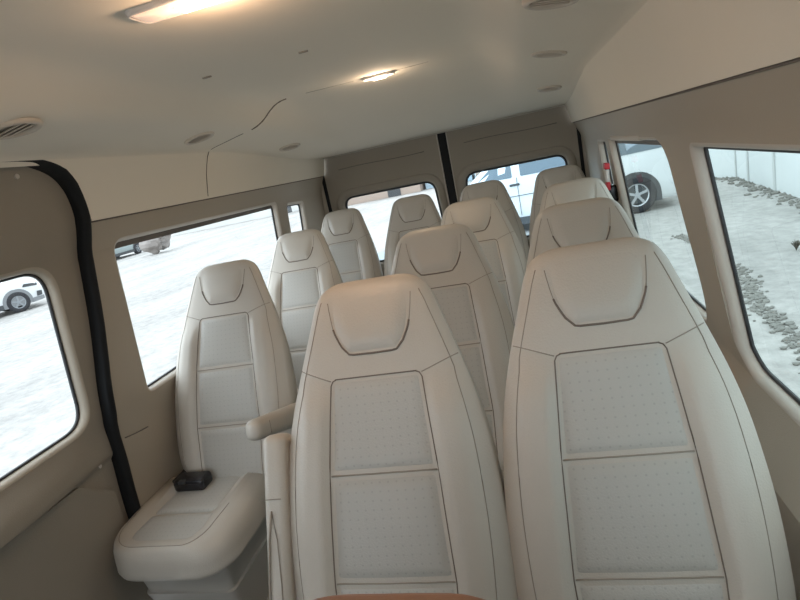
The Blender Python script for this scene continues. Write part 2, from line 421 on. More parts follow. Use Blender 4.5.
# cornice shadow gap strips
for n, (P, y0, sd) in enumerate([(PL, 1.55, 'left'), (PR, -.6, 'right')]):
    pts = [P(y, CZ-.008, -.002) for y in [y0+(3.88-y0)*k/12 for k in range(13)]]
    c = tube('trim_%d' % (n+2), pts, .0035, M['thread']); struct(c, 'thin dark cornice seam on the %s side' % sd)

# headliner seam across the roof at y 2.28
Ys = 2.28
pts = [PL(Ys, z, -.0135) for z in (.035, .08, .13, .17, .20)]
pts += [Vector((-x, Ys, ceil_z(x, Ys)-.0005)) for x in (.80, .775, .74, .70, .66, .62)]
seam = tube('trim_4', pts, .0016, M['thread']); struct(seam, 'fine dark headliner joint running up the left side')
pts = [Vector((-x, Ys+.004*sin(x*40), ceil_z(x, Ys)-.0005)) for x in (.575, .55, .522, .50, .473, .45, .433, .41, .39)]
seam = tube('trim_5', pts, .0036, M['thread']); struct(seam, 'wide open gap of the headliner joint')
pts = [Vector((x, Ys, ceil_z(x, Ys)-.0002)) for x in (-.30, -.22, -.15, -.09)]
tube('trim_6', pts, .0011, M['thread2']); struct(bpy.data.objects['trim_6'], 'faint headliner joint left of the rear lamp')
pts = [Vector((x, Ys, ceil_z(x, Ys)-.0002)) for x in (.09, .15, .22)]
tube('trim_7', pts, .0011, M['thread2']); struct(bpy.data.objects['trim_7'], 'faint headliner joint right of the rear lamp')

# ------------------------------------------------------------------ rear doors
YR = 3.90
def PB(a, b, off):
    o = 0
    return Vector((a, YR+off, b))
def rear_door(n, x0, x1, win, label, gl):
    d = empty('door_%d' % n, ((x0+x1)/2, YR, FLOOR))
    o0 = Vector(d.location)
    out = rounded([(x0, .20), (x1, .20), (x1, FLOOR+.02), (x0, FLOOR+.02)], .01, 3)
    ch = [panel('door_panel', out, [win], PB, .035, M['door'], [], [.03, -.7], None)]
    # raised rim round the window
    rim = inset(win, -.055)
    ch.append(ring('window_surround', rim, [(0, .0), (.004, -.006), (.012, -.010), (.040, -.012), (.050, -.006), (.055, .004), (.058, .02), (.060, .036)], PB, M['door']))
    ch.append(ring('gasket', win, [(.004, .018), (.006, .014), (.016, .018), (.017, .03), (.004, .03)], PB, M['gasket'], close=True))
    ch.append(pane('glass', win, .006, PB, .028, gl, None, []))
    ch.append(tube('upper_crease', [PB(x0+.12+k*(x1-x0-.24)/6, .045+.004*sin(k), -.001) for k in range(7)], .0022, M['frit']))
    ch.append(tube('edge_rim', [PB(x0+.012 if x0 > -.2 else x1-.012, z, -.002) for z in (.17, 0, -.3, -.8, -1.3)], .004, M['trimlight']))
    for c in ch: c.parent = d; c.location = -o0
    struct(d, label)
WL = rounded([(-.775, -.155), (-.085, -.155), (-.06, -.68), (-.80, -.68)], [.08, .09, .1, .1])
WR = rounded([(.125, -.155), (.815, -.155), (.84, -.68), (.10, -.68)], [.09, .08, .1, .1])
rear_door(2, -.880, -.001, WL, 'left rear door with its window over bright yard', M['glass'])
rear_door(3, .041, .900, WR, 'right rear door with its window over the white car', M['glassB'])
for n, (x, w, lab) in enumerate([(.021, .060, 'black rubber seal between the two rear doors'), (-.890, .028, 'black seal at the left edge of the rear doors'), (.908, .024, 'black seal at the right edge of the rear doors')]):
    s = rbox('trim_%d' % (8+n), w, .03, 1.62, .006, M['rubber']); s.location = (x, YR+.012, -.62); struct(s, lab)
# rear body fill beside the doors
for n, x in (('rear_left', -.96), ('rear_right', .975)):
    w = rbox('wall_'+n, .11 if x < 0 else .12, .04, 1.66, .01, M['trim']); w.location = (x, YR+.025, -.62); struct(w, 'narrow rear corner trim')

# ------------------------------------------------------------------ ceiling fittings
def vent(x, y, label, r=.060):
    z = ceil_z(x, y); e = .01
    n = Vector((-(ceil_z(x+e, y)-ceil_z(x-e, y))/(2*e), -(ceil_z(x, y+e)-ceil_z(x, y-e))/(2*e), 1)).normalized()*-1
    t = empty('air_vent', (x, y, z)); q = Vector((0, 0, -1)).rotation_difference(n); t.rotation_euler = q.to_euler()
    def rot(prof, name, m, seg=32):
        vs = []; fs = []
        for rr, h in prof:
            for k in range(seg): vs.append((rr*cos(2*PI*k/seg), rr*sin(2*PI*k/seg), -h))
        for i in range(len(prof)-1):
            for k in range(seg): fs.append((i*seg+k, i*seg+(k+1) % seg, (i+1)*seg+(k+1) % seg, (i+1)*seg+k))
        return mk(name, vs, fs, m, t)
    rot([(r, -.003), (r, .004), (r-.004, .008), (r-.012, .008), (r-.016, .004), (r-.018, -.002)], 'bezel', M['vent'])
    rot([(r-.015, .0015), (.001, .001)], 'vent_well', M['ventdark'])
    for k in (-1, 0, 1):
        w = math.sqrt((r-.017)**2-(k*.018)**2)*2
        rbox('louvre', w, .009, .003, .001, M['vent'], t, Matrix.Translation((0, k*.018, -.005)) @ Matrix.Rotation(.5, 4, 'X'), 2)
    tag(t, label, 'vent', 'round air vents along the roof ducts')
vent(-.615, 1.13, 'leftmost round air vent above the sliding door')
vent(-.665, 2.00, 'round air vent beside the dark headliner joint, left side')
vent(-.690, 2.93, 'small rearmost round air vent on the left duct')
vent(.615, 1.31, 'large nearest round air vent at the top edge, right duct')
vent(.655, 2.09, 'middle round air vent on the right duct')
vent(.700, 2.98, 'rearmost round air vent on the right duct')

def lamp(x, y, L, W, label, m, est):
    z = .354; t = empty('dome_lamp', (x, y, z))
    out = rounded([(-L/2, -W/2), (L/2, -W/2), (L/2, W/2), (-L/2, W/2)], W*.3, 5)
    ring('housing', out, [(0, .002), (.0, -.006), (.003, -.010), (.007, -.010), (.009, -.006)], lambda a, b, off: Vector((a, b, off)), M['lampframe'], t)
    vs = []; N = len(out)
    for d, h in ((.008, -.006), (.014, -.011), (W*.45, -.012)):
        vs += [(a, b, h) for a, b in inset(out, d)] if d < W*.4 else [(a*.6, b*.2, h) for a, b in out]
    fs = []
    for k in range(2):
        for i in range(N): fs.append((k*N+i, k*N+(i+1) % N, (k+1)*N+(i+1) % N, (k+1)*N+i))
    fs.append(tuple(range(2*N, 3*N)))
    mk('lens', vs, fs, m, t)
    rbox('bulb', L*.42, W*.42, .006, .0025, M['bulb'], t, Matrix.Translation((L*.03, 0, -.0135)))
    tag(t, label, 'lamp', 'dome lamps on the roof')
lamp(.01, .985, .29, .075, 'bright rectangular dome lamp at the top edge, nearest', M['lamp'], 1)
lamp(.012, 2.285, .135, .052, 'small oblong dome lamp lit further back on the roof', M['lamp2'], 1)
for x, y, lab in ((-.337, 1.57, 'small dark clip on the roof, left of the other clip'), (-.034, 1.58, 'small dark clip on the roof nearer the rear lamp')):
    h = rbox('roof_clip', .028, .010, .006, .0025, M['ventdark']); h.location = (x, y, ceil_z(x, y)-.001); tag(h, lab, 'clip')

# the cab in front, behind the camera
for nm, sx, sy, sz, loc, lab in (('wall_cab_left', .05, 1.3, 1.0, (-1.0, -1.25, -.95), 'left cab door lower panel'), ('wall_cab_right', .05, 1.3, 1.0, (1.0, -1.25, -.95), 'right cab door lower panel'),
        ('wall_front', 1.98, .35, 1.0, (0, -1.75, -.95), 'dashboard below the windscreen'), ('wall_post_left', .10, .12, .7, (-.95, -.62, -.12), 'left cab door post'), ('wall_post_right', .10, .12, .7, (.95, -.62, -.12), 'right cab door post')):
    o = rbox(nm, sx, sy, sz, .02, M['door']); o.location = loc; struct(o, lab)
o = rbox('ceiling_cab', 1.9, 1.0, .05, .02, M['headliner'], None, Matrix.Rotation(.14, 4, 'X')); o.location = (0, -1.09, .30); struct(o, 'cab headliner above the windscreen')
lip = rbox('trim_11', 1.70, .020, .016, .007, M['trimlight']); lip.location = (0, 3.868, .147); struct(lip, 'lip coloured pale as window-lit along the rear edge of the headliner')  # strip in paler colour draws the lip's bright edge lit by the rear windows

# ------------------------------------------------------------------ seats
RHO = .409; SR, CR = sin(RHO), cos(RHO)
ZTOP = -.226-FLOOR        # seat top above the floor
def SP(u, t, n): return Vector((u, -t*SR-n*CR, ZTOP-t*CR+n*SR))     # local seat coordinates, floor at 0
HW = [(0, .068), (.006, .100), (.02, .123), (.05, .142), (.09, .156), (.14, .172), (.2, .191), (.28, .213), (.37, .231), (.46, .241), (.55, .247), (.66, .248), (.74, .244), (.80, .233), (.85, .212), (.885, .186)]
HWN = [(0, .060), (.006, .092), (.02, .114)]
def hw(t): return ismooth(HW, t) if t > .02 else (.068+.055*math.sqrt(max(0, t/.02)))
PWT = [(.225, .104), (.435, .121), (.658, .131), (.88, .122)]
def pw(t): return interp(PWT, t)
def crown(t):      # lengthwise curve of the front face
    return .012*math.exp(-((t-.52)/.22)**2)-.004
def nf(u, t):
    w = hw(t); s = min(1, abs(u)/w)
    n = crown(t)-.012*s*s-.022*s**10
    r = sstep(t, .21, .33)*(1-sstep(t, .80, .88))
    p = pw(max(.225, t))
    n += .022*r*sstep(abs(u), p-.012, p+.028)*(1-.8*sstep(abs(u), p+.05, w-.0))
    e = min(1, t/.055); e = math.sqrt(max(0, 1-(1-e)**2))
    nc = -.042
    n = nc+(n-nc)*e
    f = max(0, min(1, (.885-t)/.03)); f = math.sqrt(max(0, 1-(1-f)**2))
    return nc+(n-nc)*f if t > .855 else n
def nb(u, t):
    w = hw(t); s = min(1, abs(u)/w); T = lerp(.078, .115, sstep(t, .05, .6))
    n = -T+.03*s**6
    e = min(1, t/.055); e = math.sqrt(max(0, 1-(1-e)**2)); nc = -.042
    n = nc+(n-nc)*e
    f = max(0, min(1, (.885-t)/.03)); f = math.sqrt(max(0, 1-(1-f)**2))
    return nc+(n-nc)*f if t > .855 else n
def backrest(parent, m):
    T = [0, .001, .003, .006, .010, .015, .021, .028, .036, .045, .055]+[.07+.0125*k for k in range(61)]+[.83, .842, .854, .862, .869, .875, .880, .8835, .885]
    T = sorted(set(round(t, 5) for t in T if t <= .885))
    NFc = 60; NB = 12
    S = [sin(PI/2*(-1+2*k/NFc)) for k in range(NFc+1)]
    S = [lerp(s, -1+2*k/NFc, .5) for k, s in enumerate(S)]
    SB = [1-2*k/NB for k in range(NB+1)]
    vs = []; R = None
    for t in T:
        w = hw(t); row = [SP(w*s, t, nf(w*s, t)) for s in S]+[SP(w*s, t, nb(w*s, t)) for s in SB]
        R = len(row); vs += row
    fs = []
    for i in range(len(T)-1):
        for k in range(R): fs.append((i*R+k, i*R+(k+1) % R, (i+1)*R+(k+1) % R, (i+1)*R+k))
    me = bpy.data.meshes.new('backrest'); me.from_pydata([tuple(v) for v in vs], [], fs)
    bm = bmesh.new(); bm.from_mesh(me); bmesh.ops.remove_doubles(bm, verts=bm.verts, dist=.0002); 
    return bmo('backrest', bm, m, parent)
def pad(name, t0, t1, wf, hgt, m, parent, nt=28, ns=28, rise=.018, sink=.003, rc=.014, topfade=0):
    """cushion patch lying on the backrest, wf(t) = half width"""
    vs = []; fs = []; uv = []
    for i in range(nt+1):
        a = i/nt; a = lerp(a, .5-.5*cos(PI*a), .7); t = lerp(t0, t1, a)
        w = wf(t)
        dc = min(t-t0 if not topfade else 9, t1-t)
        if dc < rc: w -= rc-math.sqrt(max(0, rc*rc-(rc-dc)**2))
        for k in range(ns+1):
            b = k/ns; b = lerp(b, .5-.5*cos(PI*b), .8); u = lerp(-w, w, b)
            d = min(w-abs(u), t1-t, (t-t0) if not topfade else 9)
            e = min(1, d/rise); h = (hgt+sink)*(1-(1-e)**2)-sink
            if topfade: h = lerp(-.0015, h, sstep(t, t0, t0+topfade))
            vs.append(SP(u, t, nf(u, t)+h)); uv.append((u, t))
    for i in range(nt):
        for k in range(ns): fs.append((i*(ns+1)+k, i*(ns+1)+k+1, (i+1)*(ns+1)+k+1, (i+1)*(ns+1)+k))
    return mk(name, vs, fs, m, parent, uvs=uv)
HR = [(.012, .098), (.04, .100), (.08, .096), (.118, .089), (.14, .080), (.16, .070), (.176, .062)]
def loopline(pts): return [SP(u, t, nf(u, t)+.0006) for u, t in pts]
def seg(a, b, n=8): return [(lerp(a[0], b[0], k/n), lerp(a[1], b[1], k/n)) for k in range(n+1)]

def pl(a, b, z): return Vector((a, b, z))
YB = -.885*SR     # foot of the back
ZCU = -1.0-FLOOR  # cushion top above floor
CF = -.745        # cushion front
def cushion_outline(ins_, n=10):
    w = .236-ins_; y0 = YB+.03; y1 = CF+ins_; r = max(.03, .135-ins_)
    pts = [(-w, y0), (-w-.004, (y0+y1)/2)]
    for k in range(n+1):
        a = PI+PI/2*k/n; pts.append((-w+r+r*cos(a), y1+r+r*sin(a)*1.0))
    for k in range(n+1):
        a = 1.5*PI+PI/2*k/n; pts.append((w-r+r*cos(a), y1+r+r*sin(a)))
    pts += [(w+.004, (y0+y1)/2), (w, y0)]
    q = .055*sstep(ins_, 0, .03)+.01
    return [(x-.031-(q*min(1, x/w) if x > 0 else 0), y) for x, y in pts]
def make_seat(name, m, mperf, full=True):
    t = empty(name, (0, 0, 0))
    backrest(t, m)
    pad('headrest_pad', .010, .176, lambda x: ismooth(HR, x), .009, m, t, rise=.042, rc=.022, topfade=.12, sink=.004)
    bm = bmesh.new()
    hp = [(ismooth(HR, x), x) for x in [.05+.0105*k for k in range(11)]]
    cr = [(.056, .1735), (.045, .1755)]
    path = [(-u, x) for u, x in hp]+[(-a, b) for a, b in cr]+[(0, .1765)]+[(a, b) for a, b in cr[::-1]]+hp[::-1]
    tube_bm(bm, loopline(path[6:-6]), .0023)
    bmo('headrest_crease', bm, M['thread'], t)  # dark tube paints the shade in the crease under the headrest pad
    for q in (path[:7], path[-7:]):
        bm = bmesh.new(); tube_bm(bm, loopline(q), .0009); bmo('headrest_seam', bm, M['thread2'], t)
    pad('upper_back_panel', .228, .431, lambda x: pw(x), .0035, mperf, t, rise=.028)
    pad('middle_back_panel', .439, .654, lambda x: pw(x), .0035, mperf, t, rise=.028)
    pad('lower_back_panel', .662, .865, lambda x: pw(x), .0035, mperf, t, rise=.028)
    for s in (-1, 1):
        bm = bmesh.new()
        tube_bm(bm, loopline([(s*(pw(.228)-.012), .2265), (s*(pw(.228)-.003), .2305)]+[(s*(pw(.24+.035*k)+.001), .24+.035*k) for k in range(19)]), .0014)
        bmo('panel_piping', bm, M['thread'], t)
        bm = bmesh.new()
        tube_bm(bm, loopline([(s*max(.09, hw(x)-(.022 if x < .25 else .026+.03*(x-.25))), x) for x in [.045+.03*k for k in range(27)]]), .0010)
        bmo('side_seam', bm, M['thread2'], t)
        bm = bmesh.new(); tube_bm(bm, loopline(seg((s*.106, .230), (s*(hw(.198)-.004), .198))), .0011); bmo('yoke_seam', bm, M['thread2'], t)
    bm = bmesh.new()
    tube_bm(bm, loopline(seg((-.095, .2265), (.095, .2265), 14)), .0015)
    bmo('panel_top_piping', bm, M['thread'], t)
    for x in (.435, .658):
        w = pw(x)-.002; bm = bmesh.new(); tube_bm(bm, [SP(u, x, nf(u, x)+.0004) for u, _ in seg((-w, x), (w, x), 14)], .0017); bmo('cross_seam', bm, M['thread2'], t)
    # cushion
    lv = [(-.118, .035), (-.115, .018), (-.106, .004), (-.095, .0), (-.085, .0015), (-.06, .003), (-.035, .006), (-.012, .014), (-.003, .022), (0, .034), (.003, .05), (-.008, .072), (-.018, .10)]
    vs = []; fs = []; N = len(cushion_outline(0))
    for dz, ins_ in lv:
        for (x, y) in cushion_outline(ins_): vs.append((x, y, ZCU+dz-.012*sstep(-y, .55, .75)))
    for k in range(len(lv)-1):
        for i in range(N): fs.append((k*N+i, k*N+(i+1) % N, (k+1)*N+(i+1) % N, (k+1)*N+i))
    fs.append(tuple(range(N))); fs.append(tuple(range((len(lv)-1)*N, len(lv)*N)))
    mk('seat_cushion', vs, fs, m, t)
    def cpad(nm, y0, y1, w0, w1, r, mm):
        vs = []; fs = []; nt, ns = 20, 24; uv = []
        for i in range(nt+1):
            a = .5-.5*cos(PI*i/nt); y = lerp(y0, y1, a); w = lerp(w0, w1, a)
            dc = y-y1
            if dc < r: w -= r-math.sqrt(max(0, r*r-(r-dc)**2))
            for k in range(ns+1):
                b = .5-.5*cos(PI*k/ns); u = lerp(-w, w, b); d = min(w-abs(u), y-y1, y0-y); e = min(1, d/.022)
                vs.append((u-.05, y, ZCU-.022+.015*(1-(1-e)**2)-.012*sstep(-y, .55, .75))); uv.append((u, y))
        for i in range(nt):
            for k in range(ns): fs.append((i*(ns+1)+k, i*(ns+1)+k+1, (i+1)*(ns+1)+k+1, (i+1)*(ns+1)+k))
        return mk(nm, vs, fs, mm, t, uvs=uv)
    cpad('rear_cushion_panel', YB+.04, -.535, .118, .128, .004, mperf)
    cpad('front_cushion_panel', -.541, -.710, .128, .150, .07, mperf)
    bm = bmesh.new()
    tube_bm(bm, [Vector((x, y, ZCU-.0105*0+.0005-.012*sstep(-y, .55, .75))) for x, y in cushion_outline(.034)[1:-1]], .0012); bmo('cushion_piping', bm, M['thread2'], t)
    # pedestal
    lv = [(ZCU-.11, .195, -.20, -.70), (ZCU-.165, .190, -.22, -.685), (ZCU-.178, .178, -.22, -.672), (ZCU-.23, .172, -.23, -.665), (ZCU-.233, .180, -.23, -.672), (.10, .165, -.25, -.64), (.03, .165, -.25, -.64), (.03, .185, -.22, -.665), (0, .185, -.22, -.665)]
    vs = []; fs = []; N = None
    for z, w, a, b in lv:
        o = rounded([(-w, a), (w, a), (w, b), (-w, b)], .03, 5); N = len(o); vs += [(x*.94-.055, y, z) for x, y in o]
    for k in range(len(lv)-1):
        for i in range(N): fs.append((k*N+i, k*N+(i+1) % N, (k+1)*N+(i+1) % N, (k+1)*N+i))
    fs.append(tuple(range(N))); fs.append(tuple(range((len(lv)-1)*N, len(lv)*N)))
    b = mk('pedestal', vs, fs, M['base'], t); shade(b, 40)
    return t
def dup(root, name=None):
    r = root.copy(); C.objects.link(r); 
    if name: r.name = name
    for ch in list(root.children):
        c = ch.copy(); C.objects.link(c); c.parent = r
        for g2 in ch.children:
            d = g2.copy(); C.objects.link(d); d.parent = c
    return r
proto = make_seat('passenger_seat', M['leather'], M['perf'])
SEATS = [
 ('A', .619, 1.168, 'large beige leather seat nearest on the right, beside the window', 'right-hand seats'),
 ('B', .127, 1.168, 'beige leather seat in the front centre with upright armrest', 'right-hand seats'),
 ('G', .173, 1.902, 'beige seat directly behind the front centre seat', 'right-hand seats'),
 ('L', .665, 1.902, 'beige seat directly behind the large nearest right seat', 'right-hand seats'),
 ('H', .244, 2.710, 'aisle seat of the third right-hand pair, just before the back row', 'right-hand seats'),
 ('K', .730, 2.710, 'window seat of the third right-hand pair, mostly hidden', 'right-hand seats'),
 ('C', -.722, 1.987, 'single left seat with its whole cushion, black buckle and armrest showing', 'single left seats'),
 ('D', -.718, 2.792, 'single left seat behind the one with the black buckle', 'single left seats'),
 ('E', -.68, 3.48, 'back row seat at the far left, before the left rear door', 'back row seats'),
 ('F', -.195, 3.48, 'back row seat in front of the middle of the left rear window', 'back row seats'),
 ('I', .262, 3.48, 'back row seat at the left end of the right rear window', 'back row seats'),
 ('J', .722, 3.48, 'back row seat at the right corner, tallest against the rear window', 'back row seats'),
]
seat = {}
for i, (k, x, y, lab, grp) in enumerate(SEATS):
    s = proto if i == 0 else dup(proto)
    s.location = (x, y, FLOOR); tag(s, lab, 'seat', grp); seat[k] = s
    if k == 'C': s.scale.x = 1.04
    if k == 'C':
        for ch in s.children:
            if 'cushion' in ch.name: ch.location.x -= .026
    if k in 'EFIJ': s.scale.x = .95
    if k in 'EFIJ': s.scale.z = 1.022
# rotate nothing: all seats face forward (towards the camera)

# folded armrest on the front centre seat
def armbar(name, parent, p0, p1, w, h, m, r=.02):
    p0, p1 = Vector(p0), Vector(p1); d = p1-p0; L = d.length
    y = d.normalized(); x = Vector((1, 0, 0)); z = x.cross(y).normalized(); x = y.cross(z)
    R = Matrix((x, y, z)).transposed().to_4x4()
    bm = bmesh.new(); bmesh.ops.create_cube(bm, size=1); bmesh.ops.scale(bm, vec=(w, L, h), verts=bm.verts)
    bmesh.ops.bevel(bm, geom=list(bm.edges), offset=r, segments=5, profile=.5, affect='EDGES')
    for v in bm.verts:     # taper towards the tip
        k = (v.co.y/L+.5); v.co.z *= lerp(1.12, .86, k)
    bm.transform(Matrix.Translation((p0+p1)/2) @ R)
    return bmo(name, bm, m, parent)
a = armbar('armrest', seat['B'], SP(-.270, .86, -.030), SP(-.260, .335, -.030), .056, .085, M['leather'], .021)
bm = bmesh.new()
tube_bm(bm, [SP(-.268, .50, .0125), SP(-.277, .56, .0135), SP(-.283, .65, .014), SP(-.285, .75, .015)], .0026)
tube_bm(bm, [SP(-.268, .50, .0125), SP(-.258, .56, .0135), SP(-.254, .65, .014), SP(-.253, .75, .015)], .0016)
o = bmo('armrest_seam', bm, M['thread2'], a)
tube_bm2 = bmesh.new(); tube_bm(tube_bm2, [SP(-.292+.002*k, .475, .0105+.0005*(2-abs(k-10)/5)) for k in range(0, 25, 4)], .001); bmo('armrest_cross_seam', tube_bm2, M['thread2'], a)
b = armbar('armrest_pivot', seat['B'], SP(-.246, .80, -.045), SP(-.246, .74, -.045), .02, .05, M['base'], .006)
# lowered armrest on the single seat
sc_ = Vector((-.722, 1.987, FLOOR))
a = armbar('armrest', seat['C'], Vector((-.438, 1.80, -.835))-sc_, Vector((-.438, 1.405, -.705))-sc_, .056, .078, M['leather'], .026)
armbar('armrest_pivot', seat['C'], Vector((-.468, 1.76, -.83))-sc_, Vector((-.468, 1.70, -.82))-sc_, .02, .05, M['base'], .006)
bm = bmesh.new(); 
tube_bm(bm, [Vector((-.410+.0, 1.47+.001*k, -.755+.006*k))-sc_+Vector((0, 0, 0)) for k in range(1, 9)], .001); bmo('armrest_seam', bm, M['thread2'], a)
# buckle
for k in ('C', 'D'):
    bk = rbox('belt_buckle', .125, .075, .048, .014, M['black'], seat[k]); bk.location = (-.130, -.385, ZCU+.014)
    rel = rbox('release_button', .03, .022, .012, .004, M['gasket'], bk); rel.location = (-.02, -.03, .018)
    st = rbox('buckle_stalk', .03, .16, .014, .005, M['black'], seat[k]); st.location = (-.21, -.30, ZCU+.012)

# front seat in brown leather whose top edge just enters the picture
drv = make_seat('front_passenger_seat', M['brown'], M['brown']); drv.location = (.30, .43, FLOOR); drv.scale.z = (1.45-.432)/1.224
tag(drv, 'brown leather front seat whose top edge peeks in at the bottom', 'seat')

# emergency hammer and belt on the rear right post
hm = empty('safety_hammer', (.908, 2.865, -.262))
rbox('hammer_grip', .016, .022, .062, .005, M['white'], hm, Matrix.Translation((0, 0, .0)))
rbox('hammer_head', .024, .060, .030, .006, M['red'], hm, Matrix.Translation((-.003, 0, .046)))
rbox('hammer_foot', .020, .044, .040, .006, M['red'], hm, Matrix.Translation((-.002, -.004, -.05)))
hm.rotation_euler = (0, .05, 0)
tag(hm, 'red and white safety hammer clipped to the rear right window post', 'hammer')
bl = empty('seat_belt_anchor', (.925, 2.90, -.355))
rbox('anchor_cover', .05, .07, .085, .015, M['black'], bl)
rbox('anchor_plate', .012, .04, .03, .004, M['chrome'], bl, Matrix.Translation((-.027, -.02, -.02)))
tube('belt_strap', [(0, 0, 0), (-.002, .02, -.2), (.005, .03, -.5), (.01, .04, -.9)], .012, M['gasket'], bl)
tag(bl, 'black seat belt anchor below the red safety hammer', 'seat belt')

# ------------------------------------------------------------------ cars outside
def wheel(parent, x, y, r, side, hubm, spokes=5):
    w = empty('wheel', (x, y, r), 0, parent)
    def rot(name, prof, m, seg=40, par=w):
        vs = []; fs = []
        for rr, h in prof:
            for k in range(seg): vs.append((rr*cos(2*PI*k/seg), side*h, rr*sin(2*PI*k/seg)))
        for i in range(len(prof)-1):
            for k in range(seg): fs.append((i*seg+k, i*seg+(k+1) % seg, (i+1)*seg+(k+1) % seg, (i+1)*seg+k))
        return mk(name, vs, fs, m, par)
    rot('tyre', [(r*.60, .085), (r*.68, .10), (r*.93, .10), (r, .08), (r, -.08), (r*.93, -.1), (r*.66, -.1)], M['tyre'])
    rot('rim', [(r*.62, .09), (r*.57, .09), (r*.54, .05), (r*.54, -.05)], hubm)
    bm = bmesh.new()
    for k in range(spokes):
        b2 = bmesh.ops.create_cube(bm, size=1)['verts']; bmesh.ops.scale(bm, vec=(r*.14, .03, r*.56), verts=b2); bmesh.ops.translate(bm, vec=(0, side*.075, r*.28), verts=b2)
        bmesh.ops.rotate(bm, cent=(0, 0, 0), matrix=Matrix.Rotation(2*PI*k/spokes, 3, 'Y'), verts=b2)
    b2 = bmesh.ops.create_cone(bm, cap_ends=True, segments=16, radius1=r*.16, radius2=r*.14, depth=.05)['verts']; bmesh.ops.rotate(bm, cent=(0, 0, 0), matrix=Matrix.Rotation(PI/2, 3, 'X'), verts=b2); bmesh.ops.translate(bm, vec=(0, side*.075, 0), verts=b2)
    bmo('spokes', bm, hubm, w, smooth=False)
    rot('hub_shadow_plate', [(r*.56, .0), (.001, .0)], M['tyre'])
    return w
def car(name, loc, rz, L, H, belt, prof, wheels, r, paint, hubm, glassbits, label, cat='car', extras=None, arch='darkplastic'):
    """local: length along +x (front = +x), width y, z up; prof = [(x, ztop, zbelt, wbelt, wtop)]"""
    t = empty(name, loc, rz); W = .88
    vs = []; fs = []
    for x, zt, zb, wb, wt in prof:
        ringp = [(-wb*.9, .22), (-wb, .34), (-wb*1.0, .6), (-wb*1.0, (zb+.6)/2), (-wb*.985, zb), (-lerp(wb*.985, wt, .5), lerp(zb, zt, .55)), (-wt, lerp(zb, zt, .92)), (-wt*.8, zt), (0, zt+.02)]
        ringp = ringp+[(-a, b) for a, b in ringp[-2::-1]]
        vs += [(x, a, b) for a, b in ringp]; N = len(ringp)
    for i in range(len(prof)-1):
        for k in range(N): fs.append((i*N+k, i*N+(k+1) % N, (i+1)*N+(k+1) % N, (i+1)*N+k))
    fs += [tuple(range(N)), tuple(range((len(prof)-1)*N, len(prof)*N))]
    b = mk('body', vs, fs, paint, t); shade(b, 38)
    def side(x, z):   # y of the body side at x, z
        i = 0
        for i in range(len(prof)-1):
            if x <= prof[i+1][0]: break
        k = max(0, min(1, (x-prof[i][0])/(prof[i+1][0]-prof[i][0])))
        zt, zb, wb, wt = [lerp(prof[i][q], prof[i+1][q], k) for q in (1, 2, 3, 4)]
        if z <= zb: return lerp(wb, wb*.985, max(0, (z-.6)/max(.01, zb-.6)))
        q = (z-zb)/max(.01, zt-zb); return lerp(wb*.985, lerp(wb*.985, wt, .5), q/.55) if q < .55 else lerp(lerp(wb*.985, wt, .5), wt, (q-.55)/.37)
    def plate(nm, poly, m, off=.012, rr=.03, par=t, sides=(-1, 1)):
        o = rounded(poly, rr, 4)
        for s in sides:
            bm = bmesh.new(); v = [bm.verts.new((a, b, 0)) for a, b in o]; f = bm.faces.new(v)
            xs_ = sorted(set([p[0] for p in prof])); 
            for a in xs_: bmesh.ops.bisect_plane(bm, geom=list(bm.verts)+list(bm.edges)+list(bm.faces), plane_co=(a, 0, 0), plane_no=(1, 0, 0))
            r_ = bmesh.ops.extrude_face_region(bm, geom=list(bm.faces), use_keep_orig=True); nv = set(e for e in r_['geom'] if isinstance(e, bmesh.types.BMVert))
            for q in bm.verts:
                x_, z_ = q.co.x, q.co.y; q.co = (x_, s*(side(x_, z_)+(off if q in nv else -.02)), z_)
            bmo(nm, bm, m, par, smooth=False)
    for poly in glassbits: plate('side_window', poly, M['carglass'])
    for wx in wheels:
        pts = [(wx+(r+.10)*cos(a), r+(r+.10)*sin(a)) for a in [PI*k/20 for k in range(21)]]
        pts = [(wx+(r+.10), .2)]+[(a, b) for a, b in pts]+[(wx-(r+.10), .2)]
        plate('wheel_arch', pts, M[arch], off=.006, rr=.001)
        for s in (-1, 1): wheel(t, wx, s*(side(wx, .4)-.07), r, s, hubm)
    x0, x1 = prof[0][0], prof[-1][0]
    plate('sill', [(wheels[0]+r+.1, .20), (wheels[-1]-r-.1, .20), (wheels[-1]-r-.1, .36), (wheels[0]+r+.1, .36)], M['darkplastic'], off=.02, rr=.01)
    if extras:
        for nm, poly, m in extras: plate(nm, poly, M[m], off=.02, rr=.012)
    tag(t, label, cat)
    return t
hatch = [(-2.15, .95, .85, .70, .60), (-2.05, 1.15, .95, .80, .62), (-1.6, 1.42, .98, .87, .62), (-.6, 1.50, .98, .88, .64), (.2, 1.47, .97, .88, .64), (.55, 1.30, .96, .88, .66), (1.05, 1.00, .93, .88, .78), (1.7, .93, .86, .87, .75), (2.0, .84, .76, .80, .68), (2.15, .66, .60, .68, .60)]
